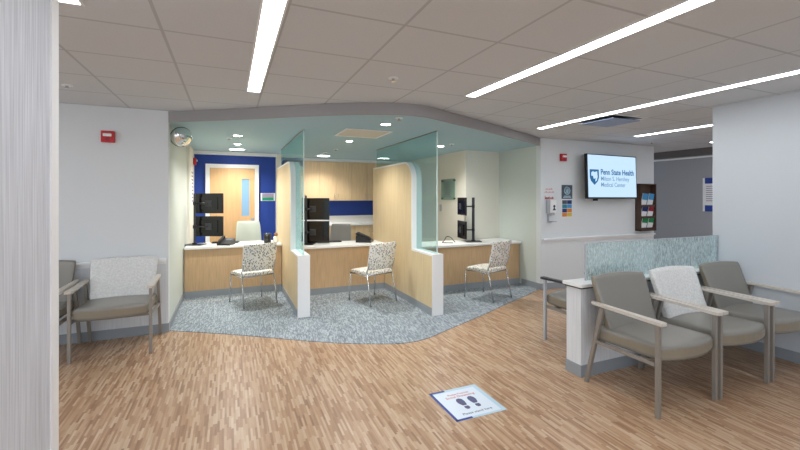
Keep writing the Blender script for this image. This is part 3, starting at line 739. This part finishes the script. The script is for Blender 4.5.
# brochure rack at the corridor corner
t = empty('brochure_rack', (7.06, 5.05, .88), 'dark walnut wall rack of brochures at the corridor corner', 'rack')
bm = B(); rw = .21; box(bm, -rw, rw, -.012, 0, 0, .86); box(bm, -rw, -rw+.015, -.11, 0, 0, .86); box(bm, rw-.015, rw, -.11, 0, 0, .86); box(bm, -rw, rw, -.11, 0, 0, .015); box(bm, -rw, rw, -.11, 0, .845, .86)
for k in range(3): box(bm, -rw, rw, -.10, -.092, .03+k*.21, .06+k*.21); box(bm, -rw, rw, -.10, 0, .02+k*.21, .03+k*.21)
link('case', bm, M['walnut'], t)
cl = [('brightgreen', 'brightgreen', 'green and white'), ('navy', 'crimson', ''), ('skyblue', 'skyblue', 'sky blue and white')]
lab = {(0, 0): 'green topped brochure at the lower left of the walnut rack', (0, 1): 'green topped brochure at the lower right of the walnut rack', (1, 0): 'navy brochure in the middle left of the walnut rack',
       (1, 1): 'crimson brochure in the middle right of the walnut rack', (2, 0): 'sky blue topped brochure at the upper left of the walnut rack', (2, 1): 'sky blue topped brochure at the upper right of the walnut rack'}
for r in range(3):
    for c in range(2):
        b = empty('brochure', (7.06-.08+c*.17-.0, 5.05-.05, .912+r*.21), lab[r, c], 'brochure', 'brochures in the walnut rack')
        Tl = Matrix.Rotation(.14, 4, 'X') @ Matrix.Rotation(.10, 4, 'Y')
        bm = B(); box(bm, -.07, .07, -.012, -.002, 0, .235, T=Tl); link('pages', bm, M['paper'], b)
        bm = B(); box(bm, -.07, .07, -.0135, -.0122, .12, .235, T=Tl); link('cover_band', bm, M[cl[r][c]], b)

# sign on the blue wall
t = empty('wall_sign', (.695, 8.15, 1.50), 'small green and mauve sign on the blue wall', 'sign')
link('holder', bx(-.135, .135, -.006, 0, -.075, .075), M['paper'], t)
link('green_band', bx(-.105, .105, -.008, -.006, -.068, -.008), M['green'], t); link('mauve_band', bx(-.105, .105, -.008, -.006, -.006, .07), M['mauve'], t)
# paper strip on left inner wall
t = empty('wall_poster', (-.58, 7.66, 1.72), 'narrow white poster on the inner wall beside the blue wall', 'poster')
link('sheet', bx(0, .006, -.2, .2, -.36, .30), M['paper'], t); bm = B()
for k in range(9): box(bm, .006, .0075, -.15, .15, -.30+k*.06, -.275+k*.06)
link('print', bm, M['greyink'], t)
# acrylic sign in right booth
t = empty('acrylic_sign', (3.9, 6.72, 1.645), 'clear acrylic sign on standoffs on the right booth wall', 'sign')
link('panel', bx(-.03, -.022, -.26, .26, -.20, .20), M['acrylic'], t)
for a in (-.23, .23):
    for b in (-.17, .17): link('standoff', cyl(B(), (-.019, a, b), .014, .038, 12, 'X'), M['darkgrey'], t)
bm = B()
for k in range(7): box(bm, -.0315, -.030, -.14+.03*(k % 3), .14-.02*(k % 2), .12-k*.045, .135-k*.045)
link('print', bm, M['greyink'], t)
o = link('wall_switch', bx(3.89, 3.9, 7.00, 7.08, 1.22, 1.35, .002), M['dispgrey']); tag(o, 'small grey wall switch left of the acrylic sign', 'switch')
# corridor poster
t = empty('wall_poster', (8.55, 4.72, 1.54), 'white corridor poster with blue header and blue footer', 'poster')
link('sheet', bx(-.008, 0, -.16, .16, -.32, .33), M['paper'], t)
link('blue_band', bx(-.010, -.008, -.16, .12, .22, .33), M['decalblue'], t); link('blue_band', bx(-.010, -.008, -.16, .12, -.32, -.20), M['decalblue'], t)
bm = B()
for k in range(8): box(bm, -.0095, -.008, -.12, .1, .16-k*.04, .175-k*.04)
link('print', bm, M['mauve'], t)

# ------------------------------------------------------------ floor decal with footprints
t = empty('floor_decal', (1.60, 2.505, 0), 'square floor sticker with two shoe prints and a blue corner border', 'floor sticker')
s = .205
link('sheet', bx(-s, s, -s, s, .0003, .0022), M['decallight'], t)
link('white_field', bx(-s+.018, s-.035, -s+.018, s-.03, .0022, .0026), M['decalwhite'], t)
bm = B(); box(bm, -s, -s+.02, -s, s, .0022, .0030); box(bm, -s, -s+.13, s-.02, s, .0022, .0030); box(bm, -s, -s+.13, -s, -s+.02, .0022, .0030); link('blue_border', bm, M['decalblue'], t)
def sole(cx, s_):
    out = [(0, .078), (.02, .072), (.031, .05), (.032, .02), (.024, -.005), (.017, -.022), (-.012, -.022), (-.018, 0), (-.022, .03), (-.018, .062)]
    heel = [(-.013, -.034), (.017, -.034), (.021, -.055), (.012, -.074), (-.006, -.074), (-.016, -.058)]
    bm = B()
    for P in (out, heel):
        pp = [(cx+s_*a*1.1, b*1.0-.02) for a, b in P]
        if s_ < 0: pp = pp[::-1]
        prism(bm, pp, lambda a, b, d: (a, b, d), .0026, .0032)
    return bm
link('shoe_print', sole(-.035, -1), M['ink'], t); link('shoe_print', sole(.05, 1), M['ink'], t)
text('print', 'Social Distancing', M['redink'], t, (0, .075, .0027), (0, 0, 0), .036, 'CENTER')
text('print', 'Please Practice', M['redink'], t, (.0, .112, .0027), (0, 0, 0), .030, 'CENTER')
text('print', 'Please stand here', M['ink'], t, (0, -.155, .0027), (0, 0, 0), .034, 'CENTER')
